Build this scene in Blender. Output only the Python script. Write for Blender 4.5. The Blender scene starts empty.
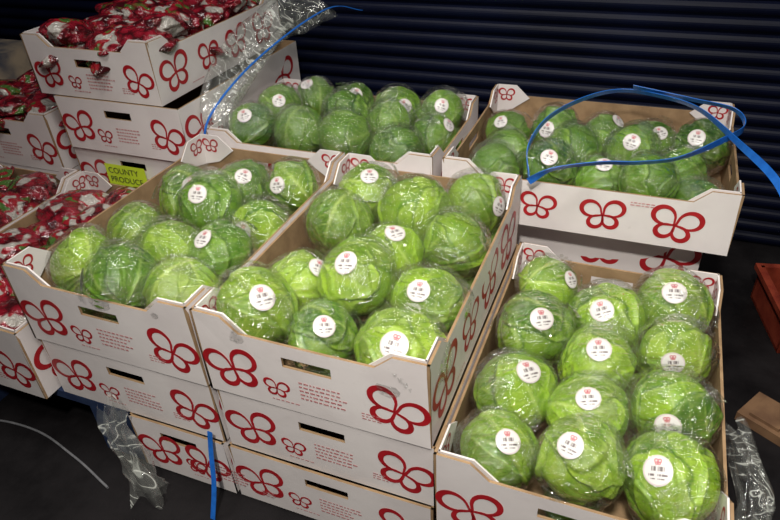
import bpy, math, random
import numpy as np
from mathutils import Vector, Matrix
random.seed(5); rng=np.random.RandomState(7)
h=.62; FL=1.74
def W(x,y,d): return Vector((x*h,y*h,(FL-d)*h))
scene=bpy.context.scene
COL=scene.collection
# ------------------------------------------------------------------ materials
class NT:
    def __init__(s,name):
        s.m=bpy.data.materials.new(name); s.m.use_nodes=True
        s.t=s.m.node_tree; s.t.nodes.clear()
        s.out=s.n('ShaderNodeOutputMaterial')
    def n(s,typ,**k):
        nd=s.t.nodes.new(typ)
        for a,b in k.items(): setattr(nd,a,b)
        return nd
    def l(s,a,b): s.t.links.new(a,b)
    def setin(s,sock,v):
        if isinstance(v,bpy.types.NodeSocket): s.l(v,sock)
        else: sock.default_value=v
    def M(s,op,a,b=0.0,c=None):
        nd=s.n('ShaderNodeMath',operation=op); s.setin(nd.inputs[0],a); s.setin(nd.inputs[1],b)
        if c is not None: s.setin(nd.inputs[2],c)
        return nd.outputs[0]
    def mix(s,f,a,b):
        nd=s.n('ShaderNodeMix',data_type='RGBA'); s.setin(nd.inputs[0],f)
        s.setin(nd.inputs[6],a if isinstance(a,bpy.types.NodeSocket) else (*a,1)); s.setin(nd.inputs[7],b if isinstance(b,bpy.types.NodeSocket) else (*b,1))
        return nd.outputs[2]
    def noise(s,scale,detail=3,vec=None,rough=.5,dist=0):
        nd=s.n('ShaderNodeTexNoise'); nd.inputs['Scale'].default_value=scale; nd.inputs['Detail'].default_value=detail
        nd.inputs['Roughness'].default_value=rough; nd.inputs['Distortion'].default_value=dist
        if vec: s.l(vec,nd.inputs['Vector'])
        return nd.outputs[0]
    def ramp(s,f,pts,interp='LINEAR'):
        nd=s.n('ShaderNodeValToRGB'); s.l(f,nd.inputs[0]); e=nd.color_ramp.elements; nd.color_ramp.interpolation=interp
        while len(e)<len(pts): e.new(.5)
        for i,(p,c) in enumerate(pts):
            e[i].position=p; e[i].color=(*c,1) if len(c)==3 else c
        return nd.outputs[0]
    def bump(s,hgt,strength,dist=.01):
        nd=s.n('ShaderNodeBump'); nd.inputs['Strength'].default_value=strength; nd.inputs['Distance'].default_value=dist
        s.l(hgt,nd.inputs['Height']); return nd.outputs[0]
    def bsdf(s,col,rough=.5,normal=None,spec=.5,metal=0,**k):
        b=s.n('ShaderNodeBsdfPrincipled')
        s.setin(b.inputs['Base Color'],col if isinstance(col,bpy.types.NodeSocket) else (*col,1))
        s.setin(b.inputs['Roughness'],rough); b.inputs['Specular IOR Level'].default_value=spec; b.inputs['Metallic'].default_value=metal
        if normal: s.l(normal,b.inputs['Normal'])
        for a,v in k.items(): s.setin(b.inputs[a.replace('_',' ')],v)
        return b.outputs[0]
    def fin(s,sh): s.l(sh,s.out.inputs[0]); return s.m
    def obj(s): return s.n('ShaderNodeTexCoord').outputs['Object']

def simple(name,c1,c2,scale,rough=.5,bstr=.1,spec=.5):
    t=NT(name); o=t.obj(); f=t.noise(scale,5,o)
    f2=t.ramp(f,[(.35,c1),(.65,c2)])
    return t.fin(t.bsdf(f2,rough,t.bump(f,bstr,.003),spec))
t=NT('printed_white_card'); o=t.obj(); f=t.noise(9,5,o); oi=t.n('ShaderNodeObjectInfo')
va=t.n('ShaderNodeVectorMath',operation='ADD'); t.l(o,va.inputs[0]); t.l(oi.outputs['Location'],va.inputs[1])
c=t.ramp(f,[(.35,(.75,.69,.68)),(.65,(.84,.785,.77))])
sc=t.noise(26,8,va.outputs[0],.75,1.5); c=t.mix(t.ramp(sc,[(.62,(0,0,0)),(.74,(.3,)*3)]),c,(.42,.36,.33))
c=t.mix(t.M('MULTIPLY',oi.outputs['Random'],.12),c,(.45,.42,.42))
m_white=t.fin(t.bsdf(c,.42,t.bump(t.noise(14,4,va.outputs[0]),.25,.004),.5))
m_kraft=simple('kraft_card',(.26,.165,.09),(.36,.235,.13),30,.8,.15,.2)
m_red=simple('red_print_ink',(.36,.008,.014),(.46,.014,.022),40,.4,.02)
m_txt=simple('pale_red_print',(.5,.16,.17),(.62,.3,.3),60,.5,.02)
m_dark=simple('dark_void_card',(.012,.011,.012),(.022,.02,.02),20,.9,.1)
m_blue=simple('blue_strap_plastic',(.012,.11,.45),(.018,.15,.58),60,.28,.05)
m_bluewood=simple('blue_painted_wood',(.008,.02,.07),(.02,.04,.10),25,.7,.4)
m_wood=simple('raw_wood',(.12,.06,.03),(.20,.11,.055),22,.7,.4)
m_orange=simple('red_orange_plastic',(.2,.025,.012),(.28,.045,.02),30,.5,.1)
m_steel=simple('blue_steel_post',(.012,.028,.09),(.018,.042,.13),14,.45,.1)
m_yellow=simple('yellow_sticky_sign',(.60,.80,.03),(.68,.88,.05),10,.5,.05)
m_ink=simple('black_marker_ink',(.02,.03,.02),(.03,.04,.03),10,.5,.02)
m_cable=simple('grey_cable',(.13,.13,.14),(.18,.18,.19),50,.5,.02)
m_print=simple('dark_printed_carton',(.05,.06,.09),(.35,.28,.2),11,.5,.1)
t=NT('navy_roller_shutter'); o=t.obj(); f=t.noise(4,6,o)
m_shutter=t.fin(t.bsdf(t.ramp(f,[(.3,(.0014,.0024,.010)),(.7,(.0032,.0052,.020))]),.45,t.bump(t.noise(60,3,o),.08,.002),.14))
t=NT('dark_wet_concrete'); o=t.obj(); f=t.noise(5,8,o,.65)
m_floor=t.fin(t.bsdf(t.ramp(f,[(.3,(.004,.0035,.004)),(.7,(.014,.012,.013))]),t.ramp(f,[(.3,(.45,)*3),(.7,(.85,)*3)]),t.bump(t.noise(40,6,o),.3,.004),.15))
# lettuce leaf
def leafmat(name,dark,bright,alt,mid,veinc):
    t=NT(name); o=t.obj()
    at=t.n('ShaderNodeAttribute',attribute_name='lc'); sep=t.n('ShaderNodeSeparateColor'); t.l(at.outputs['Color'],sep.inputs[0])
    rnd=t.n('ShaderNodeObjectInfo').outputs['Random']
    base=t.mix(sep.outputs[0],dark,bright)
    base=t.mix(t.M('MULTIPLY',rnd,.45),base,alt)
    nn=t.noise(2.2,5,o,.55,.6)
    base=t.mix(t.ramp(nn,[(.45,(0,0,0)),(.66,(.5,)*3)]),base,mid)
    base=t.mix(sep.outputs[1],base,veinc)
    m=t.fin(t.bsdf(base,.40,t.bump(t.noise(9,4,o,.5,.8),.15,.005),.4,Subsurface_Weight=.12,Subsurface_Scale=.008))
    for nd in m.node_tree.nodes:
        if nd.type=='BSDF_PRINCIPLED': nd.inputs['Subsurface Radius'].default_value=(.6,1,.2)
    return m
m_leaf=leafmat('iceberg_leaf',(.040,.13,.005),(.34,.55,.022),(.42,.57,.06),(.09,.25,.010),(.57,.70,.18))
m_leaf2=leafmat('iceberg_leaf_deep_green_dimmed',(.022,.085,.005),(.18,.37,.018),(.22,.40,.04),(.06,.19,.010),(.38,.52,.13))  # deeper green; its darkness also paints in light falloff on the back piles
# film
def film(name,haze,scale,bstr,gl=1.0,hcol=(.85,.87,.80),rough=.07,bd=.006,det=2,g0=.10):
    t=NT(name); o=t.obj()
    mp=t.n('ShaderNodeMapping'); mp.inputs['Scale'].default_value=(1,1.9,.8); t.l(o,mp.inputs[0]); o=mp.outputs[0]
    ridg=t.M('ABSOLUTE',t.M('SUBTRACT',t.noise(scale,det,o,.45,1.0),.5))
    ridg2=t.M('ABSOLUTE',t.M('SUBTRACT',t.noise(scale*2.3,det,o,.45,1.6),.5))
    hh=t.M('ADD',ridg,t.M('MULTIPLY',ridg2,.4))
    bn=t.bump(hh,bstr,bd)
    g=t.n('ShaderNodeBsdfGlossy'); g.inputs['Roughness'].default_value=rough; t.l(bn,g.inputs['Normal']); g.inputs['Color'].default_value=(1,1,1,1)
    tr=t.n('ShaderNodeBsdfTransparent'); tr.inputs['Color'].default_value=(.985,.99,.985,1)
    df=t.n('ShaderNodeBsdfDiffuse'); df.inputs['Color'].default_value=(*hcol,1); t.l(bn,df.inputs['Normal'])
    lw=t.n('ShaderNodeLayerWeight'); lw.inputs['Blend'].default_value=.5; t.l(bn,lw.inputs['Normal'])
    fr=t.M('POWER',lw.outputs['Facing'],3.0)
    m1=t.n('ShaderNodeMixShader')
    hz=t.M('MULTIPLY',t.ramp(ridg,[(0,(1,1,1)),(.015,(.12,)*3),(.2,(.02,)*3)]),haze)
    t.l(hz,m1.inputs[0]); t.l(tr.outputs[0],m1.inputs[1]); t.l(df.outputs[0],m1.inputs[2])
    m2=t.n('ShaderNodeMixShader'); t.l(t.M('MINIMUM',t.M('MULTIPLY_ADD',fr,.45*gl,g0*gl),.6),m2.inputs[0])
    t.l(m1.outputs[0],m2.inputs[1]); t.l(g.outputs[0],m2.inputs[2])
    return t.fin(m2.outputs[0])
m_film=film('clear_wrap_film',.18,1.7,1.0,1.1,bd=.022,rough=.028,det=1,g0=.12)
m_sheet=film('crumpled_stretch_wrap',.55,9,.8,.8,bd=.012,rough=.10)
# sticker
t=NT('round_price_sticker'); uv=t.n('ShaderNodeUVMap').outputs[0]; sp=t.n('ShaderNodeSeparateXYZ'); t.l(uv,sp.inputs[0]); u,v=sp.outputs[0],sp.outputs[1]
def band(x,c,w): return t.M('LESS_THAN',t.M('ABSOLUTE',t.M('SUBTRACT',x,c)),w)
def AND(a,b): return t.M('MULTIPLY',a,b)
wn=t.n('ShaderNodeTexWhiteNoise',noise_dimensions='1D'); t.l(t.M('FLOOR',t.M('MULTIPLY',u,33)),wn.inputs['W'])
bar=AND(AND(t.M('GREATER_THAN',wn.outputs[0],.40),band(u,0,.44)),band(v,.10,.15))
wn2=t.n('ShaderNodeTexWhiteNoise',noise_dimensions='1D'); t.l(t.M('FLOOR',t.M('MULTIPLY',u,18)),wn2.inputs['W'])
txt=AND(AND(t.M('GREATER_THAN',wn2.outputs[0],.30),band(u,0,.66)),band(v,-.30,.07))
wn3=t.n('ShaderNodeTexWhiteNoise',noise_dimensions='1D'); t.l(t.M('FLOOR',t.M('MULTIPLY',u,24)),wn3.inputs['W'])
txt2=AND(AND(t.M('GREATER_THAN',wn3.outputs[0],.40),band(u,0,.50)),band(v,-.54,.04))
au=t.M('SUBTRACT',t.M('ABSOLUTE',u),.12)
r1=t.M('SQRT',t.M('ADD',t.M('POWER',au,2),t.M('POWER',t.M('SUBTRACT',v,.62),2))); ring1=band(r1,.11,.035)
r2=t.M('SQRT',t.M('ADD',t.M('POWER',t.M('SUBTRACT',t.M('ABSOLUTE',u),.09),2),t.M('POWER',t.M('SUBTRACT',v,.43),2))); ring2=band(r2,.07,.03)
rr=t.M('SQRT',t.M('ADD',t.M('POWER',u,2),t.M('POWER',v,2))); rim=band(rr,.93,.02)
c=t.mix(t.M('MAXIMUM',t.M('MAXIMUM',bar,txt2),txt),(.66,.64,.62),(.17,.14,.14))
c=t.mix(t.M('MAXIMUM',ring1,ring2),c,(.45,.05,.07)); c=t.mix(rim,c,(.5,.33,.33))
m_label=t.fin(t.bsdf(c,.35,None,.5))
# radish bag
t=NT('red_white_produce_bag'); o=t.obj()
oi=t.n('ShaderNodeObjectInfo'); va=t.n('ShaderNodeVectorMath',operation='ADD'); t.l(o,va.inputs[0]); t.l(oi.outputs['Location'],va.inputs[1]); ov=va.outputs[0]
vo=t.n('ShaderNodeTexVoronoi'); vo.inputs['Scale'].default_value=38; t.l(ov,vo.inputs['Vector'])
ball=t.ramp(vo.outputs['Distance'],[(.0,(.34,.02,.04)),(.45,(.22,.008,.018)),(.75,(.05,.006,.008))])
f=t.noise(10,2,ov,.5,.3); f2=t.noise(20,3,ov,.6,1.0)
pr=t.ramp(f,[(.0,(1,1,1)),(.40,(1,1,1)),(.43,(0,0,0)),(.57,(0,0,0)),(.60,(1,1,1))])
pcol=t.ramp(t.noise(16,2,ov),[(.42,(.45,.42,.38)),(.48,(.45,.42,.38)),(.50,(.30,.012,.02)),(.56,(.30,.012,.02)),(.58,(.07,.15,.03))])
c=t.mix(pr,ball,pcol)
bn=t.bump(t.M('ABSOLUTE',t.M('SUBTRACT',f2,.5)),.9,.025)
m_bag=t.fin(t.bsdf(c,.12,bn,.9))

# ------------------------------------------------------------------ mesh builder
class MB:
    def __init__(s): s.v=[]; s.f=[]; s.m=[]
    def face(s,pts,mat):
        i=len(s.v); s.v+= [tuple(p) for p in pts]; s.f.append(list(range(i,i+len(pts)))); s.m.append(mat)
    def box(s,a,b,mat):
        x0,y0,z0=a; x1,y1,z1=b
        for q in (((x0,y0,z0),(x0,y1,z0),(x1,y1,z0),(x1,y0,z0)),((x0,y0,z1),(x1,y0,z1),(x1,y1,z1),(x0,y1,z1)),
                  ((x0,y0,z0),(x1,y0,z0),(x1,y0,z1),(x0,y0,z1)),((x1,y1,z0),(x0,y1,z0),(x0,y1,z1),(x1,y1,z1)),
                  ((x0,y1,z0),(x0,y0,z0),(x0,y0,z1),(x0,y1,z1)),((x1,y0,z0),(x1,y1,z0),(x1,y1,z1),(x1,y0,z1))):
            s.face(q,mat)
    def prism(s,poly,o,U,V,N,t,mo,mi,me):
        P=[o+U*a+V*b for a,b in poly]; Q=[p-N*t for p in P]
        s.face(P,mo); s.face(Q[::-1],mi)
        n=len(P)
        for i in range(n):
            j=(i+1)%n; s.face([P[j],P[i],Q[i],Q[j]],me)
    def ribbon(s,pts,w,o,U,V,N,mat,closed=True,taper=None,eps=.0007):
        n=len(pts); L=[];R=[]
        for i in range(n):
            a=pts[(i-1)%n] if (closed or i>0) else pts[i]; b=pts[(i+1)%n] if (closed or i<n-1) else pts[i]
            dx,dy=b[0]-a[0],b[1]-a[1]; l=math.hypot(dx,dy) or 1; nx,ny=-dy/l,dx/l
            ww=w*(taper(i/n) if taper else 1)/2
            L.append(o+U*(pts[i][0]+nx*ww)+V*(pts[i][1]+ny*ww)+N*eps); R.append(o+U*(pts[i][0]-nx*ww)+V*(pts[i][1]-ny*ww)+N*eps)
        for i in range(n if closed else n-1):
            j=(i+1)%n; s.face([R[i],R[j],L[j],L[i]],mat)
    def obj(s,name,mats,parent=None,loc=(0,0,0),rot=0,smooth=False):
        me=bpy.data.meshes.new(name); me.from_pydata(s.v,[],s.f)
        for m in mats: me.materials.append(m)
        me.polygons.foreach_set('material_index',s.m)
        if smooth: me.polygons.foreach_set('use_smooth',[True]*len(s.f))
        me.update(); o=bpy.data.objects.new(name,me); COL.objects.link(o)
        o.location=loc; o.rotation_euler=(0,0,rot)
        if parent: o.parent=parent
        return o
def petal(ang,ln,k,n=24):
    pts=[]
    for i in range(n):
        tt=-1+2*i/(n-1); ph=tt*math.pi/2/k; r=ln*max(math.cos(ph*k),0)**.5
        pts.append((r*math.cos(ang+ph),r*math.sin(ang+ph)))
    return pts
def butterfly(mb,cx,cy,size,rot,o,U,V,N,mat):
    c,s_=math.cos(rot),math.sin(rot)
    for ang,ln,k,off in ((.62,.60,1.75,.02),(math.pi-.62,.60,1.75,.02),(-.85,.48,1.9,.0),(math.pi+.85,.48,1.9,.0)):
        P=[(x+ (off if math.cos(ang)>0 else -off),y*.95) for x,y in petal(ang,ln,k)]
        P=[(cx+size*(x*c-y*s_),cy+size*(x*s_+y*c)) for x,y in P]
        mb.ribbon(P,size*.10,o,U,V,N,mat,True,lambda q:.45+.8*math.sin(q*math.pi))
def textrows(mb,x0,y0,wd,rows,o,U,V,N,mat,sz=.0045,r=random):
    for k in range(rows):
        x=x0
        while x<x0+wd*(.7+.3*r.random()):
            l=.003+.006*r.random(); y=y0-k*sz*1.9
            P=[o+U*a+V*b+N*.0007 for a,b in ((x,y),(x+l,y),(x+l,y+sz*.7),(x,y+sz*.7))]; mb.face(P,mat); x+=l+.0025
X3,Y3,Z3=Vector((1,0,0)),Vector((0,1,0)),Vector((0,0,1))
BM=[m_white,m_kraft,m_red,m_dark,m_txt]
def tray(name,x0,x1,y0,d_rim,H=.234,land=False,tabs=True,jit=0,depth=None):
    """produce tray; coordinates in units of h, d_rim = depth of rim below eye"""
    r=random.Random(name+str(x0)+str(d_rim))
    w=(x1-x0)*h-.004; L=(depth or (.966 if not land else .64))*h-.004
    Hh=H*h-.0015; a=w/2; b=L/2; t=.0045; tab=.027 if tabs else 0
    mb=MB()
    c1,c2=.055,.084
    def wall(hw,o,U,N,slot):
        zt=Hh
        if slot:
            sx,s0,s1=.042,Hh-.046,Hh-.026
            left=[(-hw,0),(-sx,0),(-sx,zt)]+([(-hw+c2,zt),(-hw+c1,zt+tab),(-hw,zt+tab)] if tabs else [(-hw,zt)])
            right=[(-p,q) for p,q in left][::-1]
            polys=[left,right,[(-sx,0),(sx,0),(sx,s0),(-sx,s0)],[(-sx,s1),(sx,s1),(sx,zt),(-sx,zt)]]
        else:
            polys=[[(-hw,0),(hw,0)]+([(hw,zt+tab),(hw-c1,zt+tab),(hw-c2,zt),(-hw+c2,zt),(-hw+c1,zt+tab),(-hw,zt+tab)] if tabs else [(hw,zt),(-hw,zt)])]
        for p in polys: mb.prism(p,o,U,Z3,N,t,0,1,1)
        if tabs:
            for sg in (-1,1):
                lin=[(-hw+t+.001,zt-.05),(-hw+.05,zt-.038),(-hw+c2+.012,zt-.004),(-hw+c1+.004,zt+tab+.003),(-hw+t+.001,zt+tab+.003)]
                if sg>0: lin=[(-p,q) for p,q in lin][::-1]
                mb.prism(lin,o-N*(t+.0012),U,Z3,N,.003,0,0,0)
                butterfly(mb,-sg*(-hw+.033)*1.0,zt+.003,.038,0,o-N*(t+.0042),-U,Z3,-N,2)
    wall(a,Vector((0,-b,0)),X3,-Y3,not land); wall(a,Vector((0,b,0)),-X3,Y3,not land)
    wall(b,Vector((a,0,0)),Y3,X3,land); wall(b,Vector((-a,0,0)),-Y3,-X3,land)
    mb.box((-a+t,-b+t,.001),(a-t,b-t,.005),1)
    k=Hh/.144
    def endgfx(o,U,N):
        butterfly(mb,.060,.064*k,.088*k,.25,o,U,Z3,N,2)
        butterfly(mb,.137,.045*k,.04*k,-.1,o,U,Z3,N,2)
        textrows(mb,.180,.070*k,.085,5,o,U,Z3,N,4,r=r)
        textrows(mb,.125,.018*k,.05,1,o,U,Z3,N,4,.003,r=r)
        butterfly(mb,w-.055,.062*k,.085*k,-.35,o,U,Z3,N,2)
        textrows(mb,.285,.04*k,.03,3,o,U,Z3,N,4,.003,r=r)
    def sidegfx(o,U,N,LL):
        for xx,ss,ro in ((.075,.105,.15),(.215,.085,-.1),(.35,.10,.1),(.49,.11,-.15)):
            if xx<LL-.05: butterfly(mb,xx,.070*k,ss*k,ro,o,U,Z3,N,2)
        textrows(mb,.13,.018*k,.05,1,o,U,Z3,N,4,.003,r=r); textrows(mb,.40,.12*k,.05,2,o,U,Z3,N,4,.003,r=r)
    if land:
        sidegfx(Vector((-a,-b,0)),X3,-Y3,w); endgfx(Vector((a,-b,0)),Y3,X3); endgfx(Vector((-a,b,0)),-Y3,-X3)
    else:
        endgfx(Vector((-a,-b,0)),X3,-Y3); sidegfx(Vector((a,-b,0)),Y3,X3,L); sidegfx(Vector((-a,b,0)),-Y3,-X3,L)
    bow=[r.uniform(-.003,.003) for _ in range(4)]
    nv=[]
    for (x,y,z) in mb.v:
        f=max(0,z/Hh)
        y2=y+ (bow[0] if y>0 else bow[1])*f*(1-(x/a)**2); x2=x+(bow[2] if x>0 else bow[3])*f*(1-(y/b)**2)
        nv.append((x2,y2,z))
    mb.v=nv
    cx=(x0+x1)/2; cy=y0+L/2/h+.003
    return mb.obj(name,BM,None,W(cx,cy,d_rim+H),jit)
BX='cardboard_produce_tray'
P=.234
tray(BX,-.98,-.335,.967,1.03)                       # centre
tray(BX,-1.63,-.985,.967,1.03)                      # left
tray(BX,-.322,.322,.925,1.264)                      # right front
tray(BX,-1.63,-.664,1.97,1.03,land=True)            # back middle
tray(BX,-.635,.335,1.975,1.03,.18,land=True,depth=.80) # back right
tray(BX,-2.285,-1.64,.925,1.264)
tray(BX,-2.94,-2.295,.925,1.264)
tray(BX,-2.405,-1.76,1.91,.68,P-.03)
tray(BX,-3.07,-2.425,1.905,1.03)
for k,(dx,dy) in enumerate(((.012,.006),(0.004,-.004))):
    tray(BX,-.98+dx,-.335+dx,.967+dy,1.03+P*(k+1),tabs=False)
tray(BX,-1.618,-.981,.972,1.264,tabs=False)
tray(BX,-1.345,-.985,.96,1.498,tabs=False)
tray(BX,-.318,.326,.93,1.498,tabs=False)
for k in range(2): tray(BX,-1.63,-.664,1.97,1.264+k*P,land=True,tabs=False)
tray(BX,-.63,.28,2.10,1.21,P,land=True,tabs=False); tray(BX,-.63,.28,2.10,1.21+P,.29,land=True,tabs=False)
tray(BX,-2.325,-1.68,1.90,.884,P,tabs=False)
tray(BX,-2.335,-1.69,1.915,1.118,P,tabs=False)
tray(BX,-2.33,-1.685,1.91,1.352,.146,tabs=False)
tray(BX,-3.07,-2.425,1.905,1.264,tabs=False)

# ------------------------------------------------------------------ lettuces
def sph_noise(D,freq,n,r):
    out=np.zeros(len(D))
    for i in range(n):
        k=r.normal(size=3); k*=freq*(.6+.8*r.rand())/np.linalg.norm(k); out+=np.sin(D@k+r.rand()*6.28)
    return out/math.sqrt(n)
def ico(sub):
    import bmesh
    bm=bmesh.new(); bmesh.ops.create_icosphere(bm,subdivisions=sub,radius=1)
    v=np.array([x.co[:] for x in bm.verts]); f=[[q.index for q in p.verts] for p in bm.faces]; bm.free()
    return v/np.linalg.norm(v,axis=1)[:,None],f
VI,FI=ico(6); VF,FF=ico(5)
def lettuce_mesh(seed):
    r=np.random.RandomState(seed)
    flat=r.uniform(.88,.97)
    low=[(r.normal(size=3)*1.9,r.rand()*6.28) for _ in range(4)]
    LA=.062
    def lowf(D):
        o=np.zeros(len(D))
        for k,p in low: o+=np.sin(D@k+p)
        return o/3
    st=r.normal(size=3); st[2]=r.uniform(-.5,.5); st/=np.linalg.norm(st)
    e1=np.cross(st,[.3,.2,1]); e1/=np.linalg.norm(e1); e2=np.cross(st,e1)
    D=VI; th=np.arccos(np.clip(D@st,-1,1)); az=np.arctan2(D@e2,D@e1)
    R=np.full(len(D),.865); R+=LA*lowf(D)
    lightn=np.full(len(D),.5); vein=np.zeros(len(D))
    ruf=sph_noise(D,4.5,8,r); ruf2=sph_noise(D,13,8,r)
    for i in range(8):
        phi=r.uniform(-math.pi,math.pi) if i>3 else -math.pi+i*1.57+r.uniform(-.4,.4)
        w=r.uniform(.8,1.5); tmax=r.uniform(1.3,2.6)
        da=np.angle(np.exp(1j*(az-phi)))
        m=(da/w)**2+((th-.2)/tmax)**2+.15*ruf+.045*ruf2
        ins=1/(1+np.exp((m-1)*60))
        edge=np.exp(-((m-.92)/.07)**2)
        cup=.014+.036*np.clip(m,0,1)**2
        vmask=np.exp(-(da*np.sin(th)/.05)**2)*np.clip(1.2-th/tmax,0,1)*1.3
        q=th*2.4-np.abs(da)*2.0+.25*ruf
        sv=np.exp(-((q-np.round(q))/.045)**2)*np.clip(1-np.abs(da)/w,0,1)*.8*(th>.3)
        q2=np.abs(da)*2.6+th*1.3+.35*ruf; sv2=np.exp(-((q2-np.round(q2))/.035)**2)*.22
        vv=np.clip(vmask+sv+sv2,0,1)
        pleat=np.sin(da*5+1.1*ruf)*np.clip(th/tmax,0,1)
        R=R+ins*(cup+.009*pleat)+ins*edge*.014*(1+.7*ruf2)+ins*vv*.008
        lf=r.uniform(.0,1.0)
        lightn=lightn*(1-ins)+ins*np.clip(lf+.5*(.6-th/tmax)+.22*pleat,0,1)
        vein=vein*(1-ins)+ins*np.clip(vv*.85+.26*edge,0,1)
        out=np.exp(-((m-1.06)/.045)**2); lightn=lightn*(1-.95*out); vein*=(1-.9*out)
    R+=.006*sph_noise(D,9,14,r)+.0015*sph_noise(D,24,14,r)
    def filmr(D):
        n1=sph_noise(D,6,6,np.random.RandomState(seed+99)); n2=1-np.abs(sph_noise(D,6,5,np.random.RandomState(seed+7)))
        n3=1-np.abs(sph_noise(D*np.array([1,2.2,1]),10,6,np.random.RandomState(seed+17)))
        att=1-np.exp(-((1-D[:,2])/.10)**2)
        return 1.0+LA*lowf(D)+att*(.010*n1+.020*n2+.013*n3)
    R=R/np.percentile(R,97)*.998
    fr=filmr(VI); R=np.minimum(R,fr-.005)
    V=VI*R[:,None]; V[:,2]*=flat
    F=VF*filmr(VF)[:,None]; F[:,2]*=flat
    FV=[];FFc=[]
    for q in range(3):
        d0=r.normal(size=3); d0[2]=r.uniform(-.1,.55); d0/=np.linalg.norm(d0)
        tg=np.cross(d0,r.normal(size=3)); tg/=np.linalg.norm(tg); ee=np.cross(d0,tg); ns,nt=8,26; b0=len(FV); ph=r.rand()*6
        for i in range(ns):
            for j in range(nt):
                s=i/(ns-1); tt=-1+2*j/(nt-1)
                p=d0+tg*s*.55+ee*tt*(.03+.34*s); p/=np.linalg.norm(p)
                rad=1.05+.08*s*abs(math.sin(7*tt+ph))+.05*s
                FV.append(p*(rad+LA*lowf(p[None,:])[0])*np.array([1,1,flat]))
        FFc+=[[b0+i*nt+j,b0+i*nt+j+1,b0+(i+1)*nt+j+1,b0+(i+1)*nt+j] for i in range(ns-1) for j in range(nt-1)]
    F0=len(F); F=np.concatenate([F,np.array(FV)]); FFa=FF+[[a+F0 for a in f] for f in FFc]
    nr,na=7,28; pts=[(0,0)]+[((i+1)/nr*math.cos(j/na*2*math.pi),(i+1)/nr*math.sin(j/na*2*math.pi)) for i in range(nr) for j in range(na)]
    pts=np.array(pts); lr=.28
    ang=pts*lr; rho=np.linalg.norm(ang,axis=1); sc=np.where(rho>0,np.sin(rho)/np.maximum(rho,1e-9),1)
    LD=np.stack([ang[:,0]*sc,ang[:,1]*sc,np.cos(rho)],1); LV=LD*(filmr(LD)+.014)[:,None]; LV[:,2]*=flat
    LFc=[[0,1+j,1+(j+1)%na] for j in range(na)]+[[1+i*na+j,1+(i+1)*na+j,1+(i+1)*na+(j+1)%na,1+i*na+(j+1)%na] for i in range(nr-1) for j in range(na)]
    n1=len(V); n2=n1+len(F)
    faces=FI+[[a+n1 for a in f] for f in FFa]+[[a+n2 for a in f] for f in LFc]
    me=bpy.data.meshes.new('iceberg_lettuce_mesh')
    me.from_pydata(np.concatenate([V,F,LV]).tolist(),[],faces)
    for m in (m_leaf,m_film,m_label): me.materials.append(m)
    me.polygons.foreach_set('material_index',[0]*len(FI)+[1]*len(FFa)+[2]*len(LFc))
    me.polygons.foreach_set('use_smooth',[True]*len(faces))
    ca=me.color_attributes.new('lc','FLOAT_COLOR','POINT'); N=n2+len(LV)
    c=np.zeros((N,4)); c[:,3]=1; c[:n1,0]=np.clip(lightn,0,1); c[:n1,1]=np.clip(vein,0,1)*.75
    ca.data.foreach_set('color',c.ravel())
    uvl=me.uv_layers.new(name='UVMap'); li=np.zeros(len(me.loops),dtype=np.int32); me.loops.foreach_get('vertex_index',li)
    uvs=np.full((len(li),2),3.0); k=li>=n2; uvs[k]=pts[li[k]-n2]; uvl.data.foreach_set('uv',uvs.ravel())
    me.update(); return me
VAR=[lettuce_mesh(s) for s in (3,14,25,36,47,58,69,80)]
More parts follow.
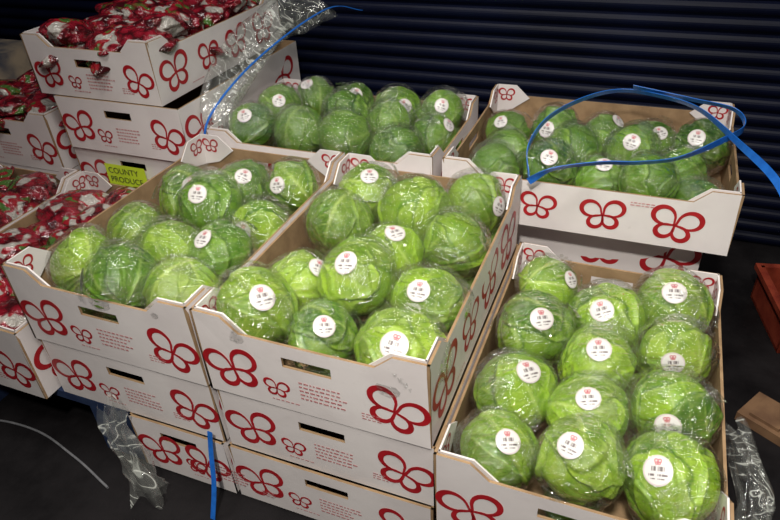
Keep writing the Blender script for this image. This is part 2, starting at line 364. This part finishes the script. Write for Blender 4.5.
PL={'A':(1.055,.114,[(-0.83,1.78,(0.22,-0.4,0.89)),(-0.462,1.80,(0.84,-0.35,.2)),(-0.835,1.547,None),(-0.625,1.643,None),(-0.449,1.531,None),(-0.621,1.394,(0.29,-0.11,0.95)),(-0.826,1.262,(0.67,-0.06,0.74)),(-0.446,1.258,(-0.05,-0.6,0.8)),(-0.631,1.183,(-0.05,-0.53,0.85)),(-0.851,1.080,(0.57,-0.36,0.74)),(-0.652,1.078,(0.36,-0.4,0.84)),(-0.450,1.068,(0.09,-0.59,0.8))]),
'C':(1.285,.116,[(-0.195,1.73,(0.76,-0.21,0.61)),(0.183,1.75,(-0.05,-0.53,0.85)),(-0.187,1.494,(0.24,-0.5,0.83)),(0.006,1.623,(-0.17,-0.6,0.78)),(0.199,1.53,(-0.07,-0.93,0.35)),(-0.203,1.263,(0.38,-0.18,0.91)),(0.001,1.406,(-0.04,-0.46,0.89)),(0.194,1.301,(-0.12,-0.94,0.33)),(0.009,1.195,(-0.11,-0.38,0.92)),(-0.195,1.05,(0.33,-0.37,0.87)),(0.010,1.04,(-0.28,-0.39,0.88)),(0.205,1.079,(-0.38,-0.48,0.79))]),
'B':(1.05,.110,[(-1.295,1.712,(0.38,-0.47,0.8)),(-1.09,1.720,(-0.09,-0.87,0.48)),(-1.44,1.58,(0.62,-0.38,0.69)),(-1.239,1.505,(0.13,-0.64,0.76)),(-1.085,1.50,(-0.13,-0.92,0.37)),(-1.46,1.335,None),(-1.089,1.279,(-0.2,-0.51,0.84)),(-1.26,1.28,None),(-1.50,1.13,None),(-1.30,1.08,(-0.77,-0.6,0.22)),(-1.10,1.073,None)]),
'H':(1.015,.108,[(-1.50,2.12,(0.16,-0.64,0.75)),(-1.47,2.29,(0.4,-0.69,0.6)),(-1.40,2.49,(-0.09,-0.5,0.86)),(-1.20,2.47,(0.39,-0.46,0.8)),(-1.0,2.49,(0.59,-0.64,0.49)),(-0.80,2.50,(0.25,-0.76,0.6)),(-0.77,2.30,(0.78,-0.1,0.62)),(-1.127,2.28,None),(-0.946,2.29,None),(-1.071,2.09,None),(-0.851,2.10,None),(-1.276,2.10,None)]),
'I':(1.075,.106,[(-0.52,2.52,(-0.17,-0.64,0.75)),(-0.472,2.29,None),(-0.328,2.56,(-0.2,-0.89,0.41)),(-0.262,2.164,(0.05,-0.7,0.71)),(-0.225,2.371,None),(-0.127,2.56,(0.52,-0.11,0.85)),(-0.016,2.397,(-0.04,-0.77,0.63)),(-0.066,2.157,(0.06,-0.41,0.91)),(0.16,2.32,None),(0.070,2.56,(0.23,-0.58,0.78)),(0.219,2.12,None),(0.252,2.51,(-0.23,-0.69,0.69)),(.08,2.12,None),(-.47,2.1,None)])}
CUP=Vector((-.1711,.5393,.8245))
pi=0
for k,(d,R,L) in PL.items():
    Pz=[[x,y] for x,y,_ in L]
    bx={'A':(-.98,-.335,.967,1.933),'B':(-1.63,-.985,.967,1.933),'C':(-.322,.322,.925,1.89),'H':(-1.63,-.664,1.97,2.61),'I':(-.635,.331,1.975,2.70)}[k]
    zs=[random.uniform(-.03,.025) for _ in L]
    for it in range(60):
        for i in range(len(Pz)):
            for j in range(i):
                dx=Pz[i][0]-Pz[j][0]; dy=Pz[i][1]-Pz[j][1]; dz=zs[i]-zs[j]; dd=math.sqrt(dx*dx+dy*dy+dz*dz); mn=2*R*.88
                if dd<mn:
                    g=(mn-dd)/dd*.2
                    Pz[i][0]+=dx*g; Pz[i][1]+=dy*g; Pz[j][0]-=dx*g; Pz[j][1]-=dy*g
                    zz=(mn-dd)*.06*(1 if dz>=0 else -1); zs[i]+=zz; zs[j]-=zz
        for i in range(len(Pz)):
            e=R+.002
            Pz[i][0]=min(max(Pz[i][0],bx[0]+e),bx[1]-e); Pz[i][1]=min(max(Pz[i][1],bx[2]+e),bx[3]-e)
            zs[i]=min(max(zs[i],-.045),.035)
    emp=bpy.data.objects.new('iceberg_lettuce_pile',None); COL.objects.link(emp); emp.location=W((bx[0]+bx[1])/2,(bx[2]+bx[3])/2,d)
    def put(x,y,dd,RR,n,idx,deep=False):
        if n is None:
            a=random.uniform(0,6.28); n=(math.cos(a)*.6,.65+.2*math.sin(a),-.4)
            n=Vector(n).normalized()
        else: n=Vector(n).normalized()
        o=bpy.data.objects.new('lettuce',VAR[idx%len(VAR)]); COL.objects.link(o)
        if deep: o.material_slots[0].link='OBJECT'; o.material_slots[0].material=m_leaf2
        up=(CUP-n*CUP.dot(n)).normalized(); up=Matrix.Rotation(random.uniform(-.45,.45),3,n)@up
        xx=up.cross(n); M3=Matrix((xx,up,n)).transposed()
        q=RR*h*random.uniform(.91,1.05); sx,sy,sz=(q*random.uniform(.95,1.05) for _ in range(3))
        Mx=Matrix.Translation(W(x,y,dd))@M3.to_4x4()@Matrix.Diagonal((sx,sy,sz,1))
        o.parent=emp; o.matrix_parent_inverse=Matrix.Translation(-emp.location); o.matrix_basis=Mx
    for i,((x,y),(_,_,n)) in enumerate(zip(Pz,L)):
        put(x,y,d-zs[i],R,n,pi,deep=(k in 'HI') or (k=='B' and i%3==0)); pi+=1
    if k=='I': continue
    nx=3 if bx[1]-bx[0]<.8 else 4; ny=4 if nx==3 else 3; rl=.082
    for i in range(nx):
        for j in range(ny):
            x=bx[0]+.02+rl+ (bx[1]-bx[0]-.04-2*rl)*i/(nx-1); y=bx[2]+.02+rl+(bx[3]-bx[2]-.04-2*rl)*j/(ny-1)
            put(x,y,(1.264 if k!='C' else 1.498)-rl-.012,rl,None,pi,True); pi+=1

# ------------------------------------------------------------------ bags
def bag_mesh(seed):
    r=np.random.RandomState(seed); D=VF.copy()
    V=np.sign(D)*np.abs(D)**.8*np.array([.075,.055,.032])
    rad=np.sqrt((D[:,0])**2+(D[:,1])**2)
    V[:,2]*=(1-.35*rad**3)
    for f,a in ((5,.10),(9,.06),(18,.03)): V*=(1+a*(1-np.abs(sph_noise(D,f,6,r))))[:,None]
    k=np.clip((D[:,0]-.8)/.2,0,1); V[:,0]+=k*.03; V[:,1]*=(1+.3*k)
    me=bpy.data.meshes.new('bag'); me.from_pydata(V.tolist(),[],FF); me.materials.append(m_bag)
    me.polygons.foreach_set('use_smooth',[True]*len(FF)); me.update(); return me
BAGS=[bag_mesh(s) for s in (1,2,3)]
def bagpile(x0,x1,y0,y1,d,n,layers=1):
    emp=bpy.data.objects.new('radish_bag_pile',None); COL.objects.link(emp); emp.location=W((x0+x1)/2,(y0+y1)/2,d)
    nx=3; ny=max(2,n//3)
    for l in range(layers):
      for i in range(nx):
        for j in range(ny):
            o=bpy.data.objects.new('radish_bag',random.choice(BAGS)); COL.objects.link(o)
            x=x0+.14+(x1-x0-.28)*i/(nx-1)+random.uniform(-.015,.015); y=y0+.14+(y1-y0-.28)*j/(ny-1)+random.uniform(-.015,.015)
            o.location=W(x,y,d+.03-.06*l+random.uniform(-.02,.02))-emp.location
            o.rotation_euler=(random.uniform(-.4,.4),random.uniform(-.4,.4),random.uniform(0,6.28)); o.parent=emp
bagpile(-2.28,-1.645,.93,1.88,1.32,18,2)
bagpile(-2.93,-2.30,.93,1.88,1.32,18,2)
bagpile(-2.40,-1.765,1.915,2.87,.71,18,2)
bagpile(-3.06,-2.43,1.91,2.86,1.06,18,2)

# ------------------------------------------------------------------ pallets
def pallet(name,x0,x1,y0,y1,dt,dth,mat):
    mb=MB(); H=dth*h-.002; wx=(x1-x0)*h; wy=(y1-y0)*h
    bt=.02
    n=7
    for i in range(n):
        yy=(wy-.09)*i/(n-1); mb.box((0,yy,H-bt),(wx,yy+.09,H),0)
    for i in range(3):
        xx=(wx-.1)*i/2
        mb.box((xx,0,H-2*bt),(xx+.1,wy,H-bt),0)
        for j in range(3):
            yy=(wy-.12)*j/2; mb.box((xx,yy,bt),(xx+.1,yy+.12,H-2*bt),0)
        mb.box((xx,0,0),(xx+.1,wy,bt),0)
    return mb.obj(name,[mat],None,W(x0,y0,dt+dth))
pallet('shipping_pallet',-2.95,-1.36,.975,1.89,1.498,.242,m_bluewood)
pallet('shipping_pallet',-3.08,-1.68,1.93,2.87,1.498,.242,m_bluewood)

# ------------------------------------------------------------------ room
mb=MB(); mb.box((-4,-1.5,-.05),(3.2,2.2,0),0); mb.obj('floor',[m_floor])
mb=MB(); xa,xb=-3.2,.72*h; yw=3.0*h; pitch=.040; z=0.0; prof=[]
while z<2.6:
    for q in range(8):
        s=q/8; prof.append((yw-.009*math.sin(math.pi*min(s/.82,1))**.7 + (.003 if s>.82 else 0), z+pitch*s))
    z+=pitch
for i in range(len(prof)-1):
    (y0,z0),(y1,z1)=prof[i],prof[i+1]
    mb.face([(xa,y0,z0),(xb,y0,z0),(xb,y1,z1),(xa,y1,z1)],0)
mb.face([(xa,yw+.02,0),(xa,yw+.02,2.6),(xb,yw+.02,2.6),(xb,yw+.02,0)],0)
mb.obj('wall_back',[m_shutter])
mb=MB(); x0=.72*h; mb.box((x0,yw-.06,0),(x0+.09,yw+.05,2.6),0); mb.box((x0+.02,yw-.075,0),(x0+.035,yw-.06,2.6),0); mb.box((x0+.055,yw-.075,0),(x0+.07,yw-.06,2.6),0)
mb.box((x0+.09,yw-.01,0),(3.2,yw+.05,2.6),1)
mb.obj('shutter_guide_post',[m_steel,m_dark])

mb=MB(); mb.box((0,0,0),(.5,.09,.022),0)
mb.box((.02,.01,.022),(.08,.08,.03),0)
mb.obj('wooden_plank',[m_wood],None,W(.47,1.80,FL)+Vector((0,0,.001)),-.55)
def crate(name,loc,rot,mat,sx=.3,sy=.22,sz=.13):
    mb=MB(); t=.008
    for (a,b) in (((0,0,0),(sx,t,sz)),((0,sy-t,0),(sx,sy,sz)),((0,0,0),(t,sy,sz)),((sx-t,0,0),(sx,sy,sz)),((0,0,0),(sx,sy,t)),
                  ((-.01,-.01,sz-.015),(sx+.01,0,sz)),((-.01,sy,sz-.015),(sx+.01,sy+.01,sz)),((-.01,0,sz-.015),(0,sy,sz)),((sx,0,sz-.015),(sx+.01,sy,sz))): mb.box(a,b,0)
    for i in range(6): mb.box((.02+i*sx/6,-.008,.02),(.03+i*sx/6,0,sz-.02),0)
    return mb.obj(name,[mat],None,loc,rot)
crate('red_plastic_crate',W(.63,2.20,FL)+Vector((0,0,.001)),.2,m_orange,sz=.10)

def catmull(P,n=14):
    P=[Vector(p) for p in P]; Q=[P[0]*2-P[1]]+P+[P[-1]*2-P[-2]]; out=[]
    for i in range(1,len(Q)-2):
        for k in range(n):
            t=k/n; a,b,c,d=Q[i-1],Q[i],Q[i+1],Q[i+2]
            out.append(.5*((2*b)+(c-a)*t+(2*a-5*b+4*c-d)*t*t+(3*b-a-3*c+d)*t**3))
    out.append(P[-1]); return out
def strap(name,pts,wd,side,mat,th=.0008):
    C=catmull(pts); S=catmull(side); mb=MB(); prev=None
    for i,(c,s) in enumerate(zip(C,S)):
        tan=(C[min(i+1,len(C)-1)]-C[max(i-1,0)]).normalized(); s=(s-tan*s.dot(tan)).normalized(); nn=tan.cross(s)
        ring=[c+s*wd/2+nn*th,c-s*wd/2+nn*th,c-s*wd/2-nn*th,c+s*wd/2-nn*th]
        if prev:
            for k in range(4): mb.face([prev[k],prev[(k+1)%4],ring[(k+1)%4],ring[k]],0)
        prev=ring
    return mb.obj(name,[mat])
U=Vector((0,0,1)); F=Vector((0,-.7,.8)); Rr=Vector((1,0,0.2))
strap('blue_packing_strap',[W(-.315,1.93,1.0),W(-.34,2.02,.93),W(-.31,2.22,.90),W(-.21,2.42,.89),W(-.09,2.52,.885),W(.05,2.48,.88),W(.18,2.38,.88),W(.30,2.2,.91),W(.42,2.02,.96),W(.50,1.93,1.10),W(.54,1.9,1.25)],
      .015,[U,U+F,F,F,F,F,F,U,Rr+U,Rr,Rr],m_blue)
strap('blue_packing_strap',[W(-.315,1.93,1.01),W(-.24,1.93,.955),W(-.1,1.964,.93),W(.02,2.0,.93),W(.135,2.07,.93),W(.26,2.22,.92),W(.335,2.38,.93),W(.30,2.46,.90),W(.16,2.47,.88),W(-.05,2.5,.86)],
      .015,[U,F,F,F,F,U,U,F,F,F],m_blue)
strap('blue_packing_strap',[W(-1.012,.952,1.44),W(-1.015,.935,1.52),W(-1.005,.90,1.62),W(-1.01,.861,1.735)],.010,[X3]*4,m_blue)
strap('blue_packing_strap',[W(-1.30,2.85,.72),W(-1.40,2.68,.68),W(-1.55,2.3,.80),W(-1.62,2.0,.95),W(-1.64,1.95,1.12)],.006,[X3]*5,m_blue)
cu=bpy.data.curves.new('floor_cable','CURVE'); cu.dimensions='3D'; cu.bevel_depth=.0025; sp_=cu.splines.new('BEZIER')
pts=[(-2.5,.80),(-2.15,.90),(-1.85,.945),(-1.6,.90),(-1.4,.84)]; sp_.bezier_points.add(len(pts)-1)
for bp,(x,y) in zip(sp_.bezier_points,pts): bp.co=W(x,y,FL)+Vector((0,0,.004)); bp.handle_left_type=bp.handle_right_type='AUTO'
cu.materials.append(m_cable); COL.objects.link(bpy.data.objects.new('floor_cable',cu))

def wrap(name,path,wd,seed,amp=.02,nu=90,nv=34,turn=1.7):
    """crumpled film sheet gathered around a path"""
    C=catmull(path,max(2,nu//(len(path)-1))); mb=MB(); V=[];n=len(C)
    for i,c in enumerate(C):
        tan=(C[min(i+1,n-1)]-C[max(i-1,0)]).normalized(); a=tan.cross(Vector((.3,-1,.2))).normalized(); b=tan.cross(a)
        wl=wd[0]+(wd[1]-wd[0])*i/(n-1)
        for j in range(nv):
            s=j/(nv-1); an=s*turn*math.pi
            rr=wl*(.62+.18*math.sin(4*an+seed+i*.03)+.10*math.sin(9*an+i*.10)+.12*math.sin(i*.17+2*an))
            V.append(c+a*rr*math.cos(an)+b*rr*.55*math.sin(an)+tan*(amp*math.sin(3*an+i*.1)))
    mb.v=[tuple(v) for v in V]
    for i in range(n-1):
        for j in range(nv-1):
            k=i*nv+j; mb.f.append([k,k+1,k+nv+1,k+nv]); mb.m.append(0)
    return mb.obj(name,[m_sheet],smooth=True)
wrap('stretch_wrap_clump',[W(-1.36,.93,1.42),W(-1.34,.90,1.52),W(-1.29,.88,1.63),W(-1.24,.85,1.735)],(.03,.055),2)
wrap('stretch_wrap_clump',[W(-1.50,2.80,.66),W(-1.60,2.6,.70),W(-1.64,2.3,.82),W(-1.64,2.06,.94),W(-1.63,1.99,1.1)],(.10,.06),4)
wrap('stretch_wrap_clump',[W(.42,1.62,1.60),W(.455,1.50,1.60),W(.475,1.37,1.63),W(.48,1.22,1.70)],(.035,.055),7)

mb=MB(); mb.face([(0,0,0),(.135,0,0),(.135,0,.062),(0,0,.062)],0); mb.obj('yellow_price_sign',[m_yellow],None,W(-2.15,1.893,1.27))
for i,(tx,zz) in enumerate((('COUNTY',.036),('PRODUCE',.01))):
    tc=bpy.data.curves.new('txt','FONT'); tc.body=tx; tc.size=.024; tc.materials.append(m_ink); to=bpy.data.objects.new('handwriting_%d'%(i+1),tc); COL.objects.link(to)
    to.parent=bpy.data.objects['yellow_price_sign']; to.location=(.01,-.0015,zz); to.rotation_euler=(math.pi/2,0,0)
mb=MB()
mb.box((0,0,0),(.4,.3,.5),0); mb.box((.02,-.002,.3),(.38,0,.46),1)
for i in range(5): mb.box((.04+.06*i,-.004,.34),(.08+.06*i,-.002,.40),2)
mb.obj('printed_produce_carton',[m_print,m_white,m_ink],None,W(-3.9,2.2,FL))

# ------------------------------------------------------------------ lights
def area(name,loc,sx,sy,power,col,target):
    l=bpy.data.lights.new(name,'AREA'); l.shape='RECTANGLE'; l.size=sx; l.size_y=sy; l.energy=power; l.color=col
    o=bpy.data.objects.new(name,l); COL.objects.link(o); o.location=loc; o.rotation_euler=(Vector(target)-Vector(loc)).to_track_quat('-Z','Y').to_euler(); return o
area('added_strip_light',(-.85,.70,2.2),.14,1.1,15,(1,.97,.92),(-.35,.80,.3))  # unseen strip, added for streak highlights on the film
area('added_strip_light',(.25,.10,2.1),1.1,.14,19,(1,.96,.9),(-.1,.75,.3))  # second added strip out of view, also for film highlights
area('added_strip_light',(-.1,1.35,2.5),.9,.14,5,(1,.97,.93),(-.1,.9,.3))  # extra overhead strip, added for rim glints on the wrapped heads
sl=bpy.data.lights.new('overhead_spot','SPOT'); sl.energy=128; sl.spot_size=math.radians(70); sl.spot_blend=1; sl.shadow_soft_size=.06; sl.color=(1,.96,.88)
so=bpy.data.objects.new('overhead_spot',sl); COL.objects.link(so); so.location=(-.05,-.30,1.9); so.rotation_euler=(Vector((-.20,.64,.5))-so.location).to_track_quat('-Z','Y').to_euler()
w=bpy.data.worlds.new('World'); scene.world=w; w.use_nodes=True; w.node_tree.nodes['Background'].inputs[0].default_value=(.6,.68,.9,1); w.node_tree.nodes['Background'].inputs[1].default_value=.02
# ------------------------------------------------------------------ camera
cam=bpy.data.cameras.new('camera'); cam.sensor_width=36; cam.lens=29.58; cam.clip_start=.02
co=bpy.data.objects.new('camera',cam); COL.objects.link(co)
R_=Vector((.9293,.3666,-.0466)); Uu=Vector((-.1711,.5393,.8245)); Bk=Vector((.3273,-.7581,.5640))
m=Matrix((R_,Uu,Bk)).transposed().to_4x4(); m.translation=W(0,0,0); co.matrix_world=m
scene.camera=co
scene.view_settings.view_transform='Standard'
scene.view_settings.look='None'
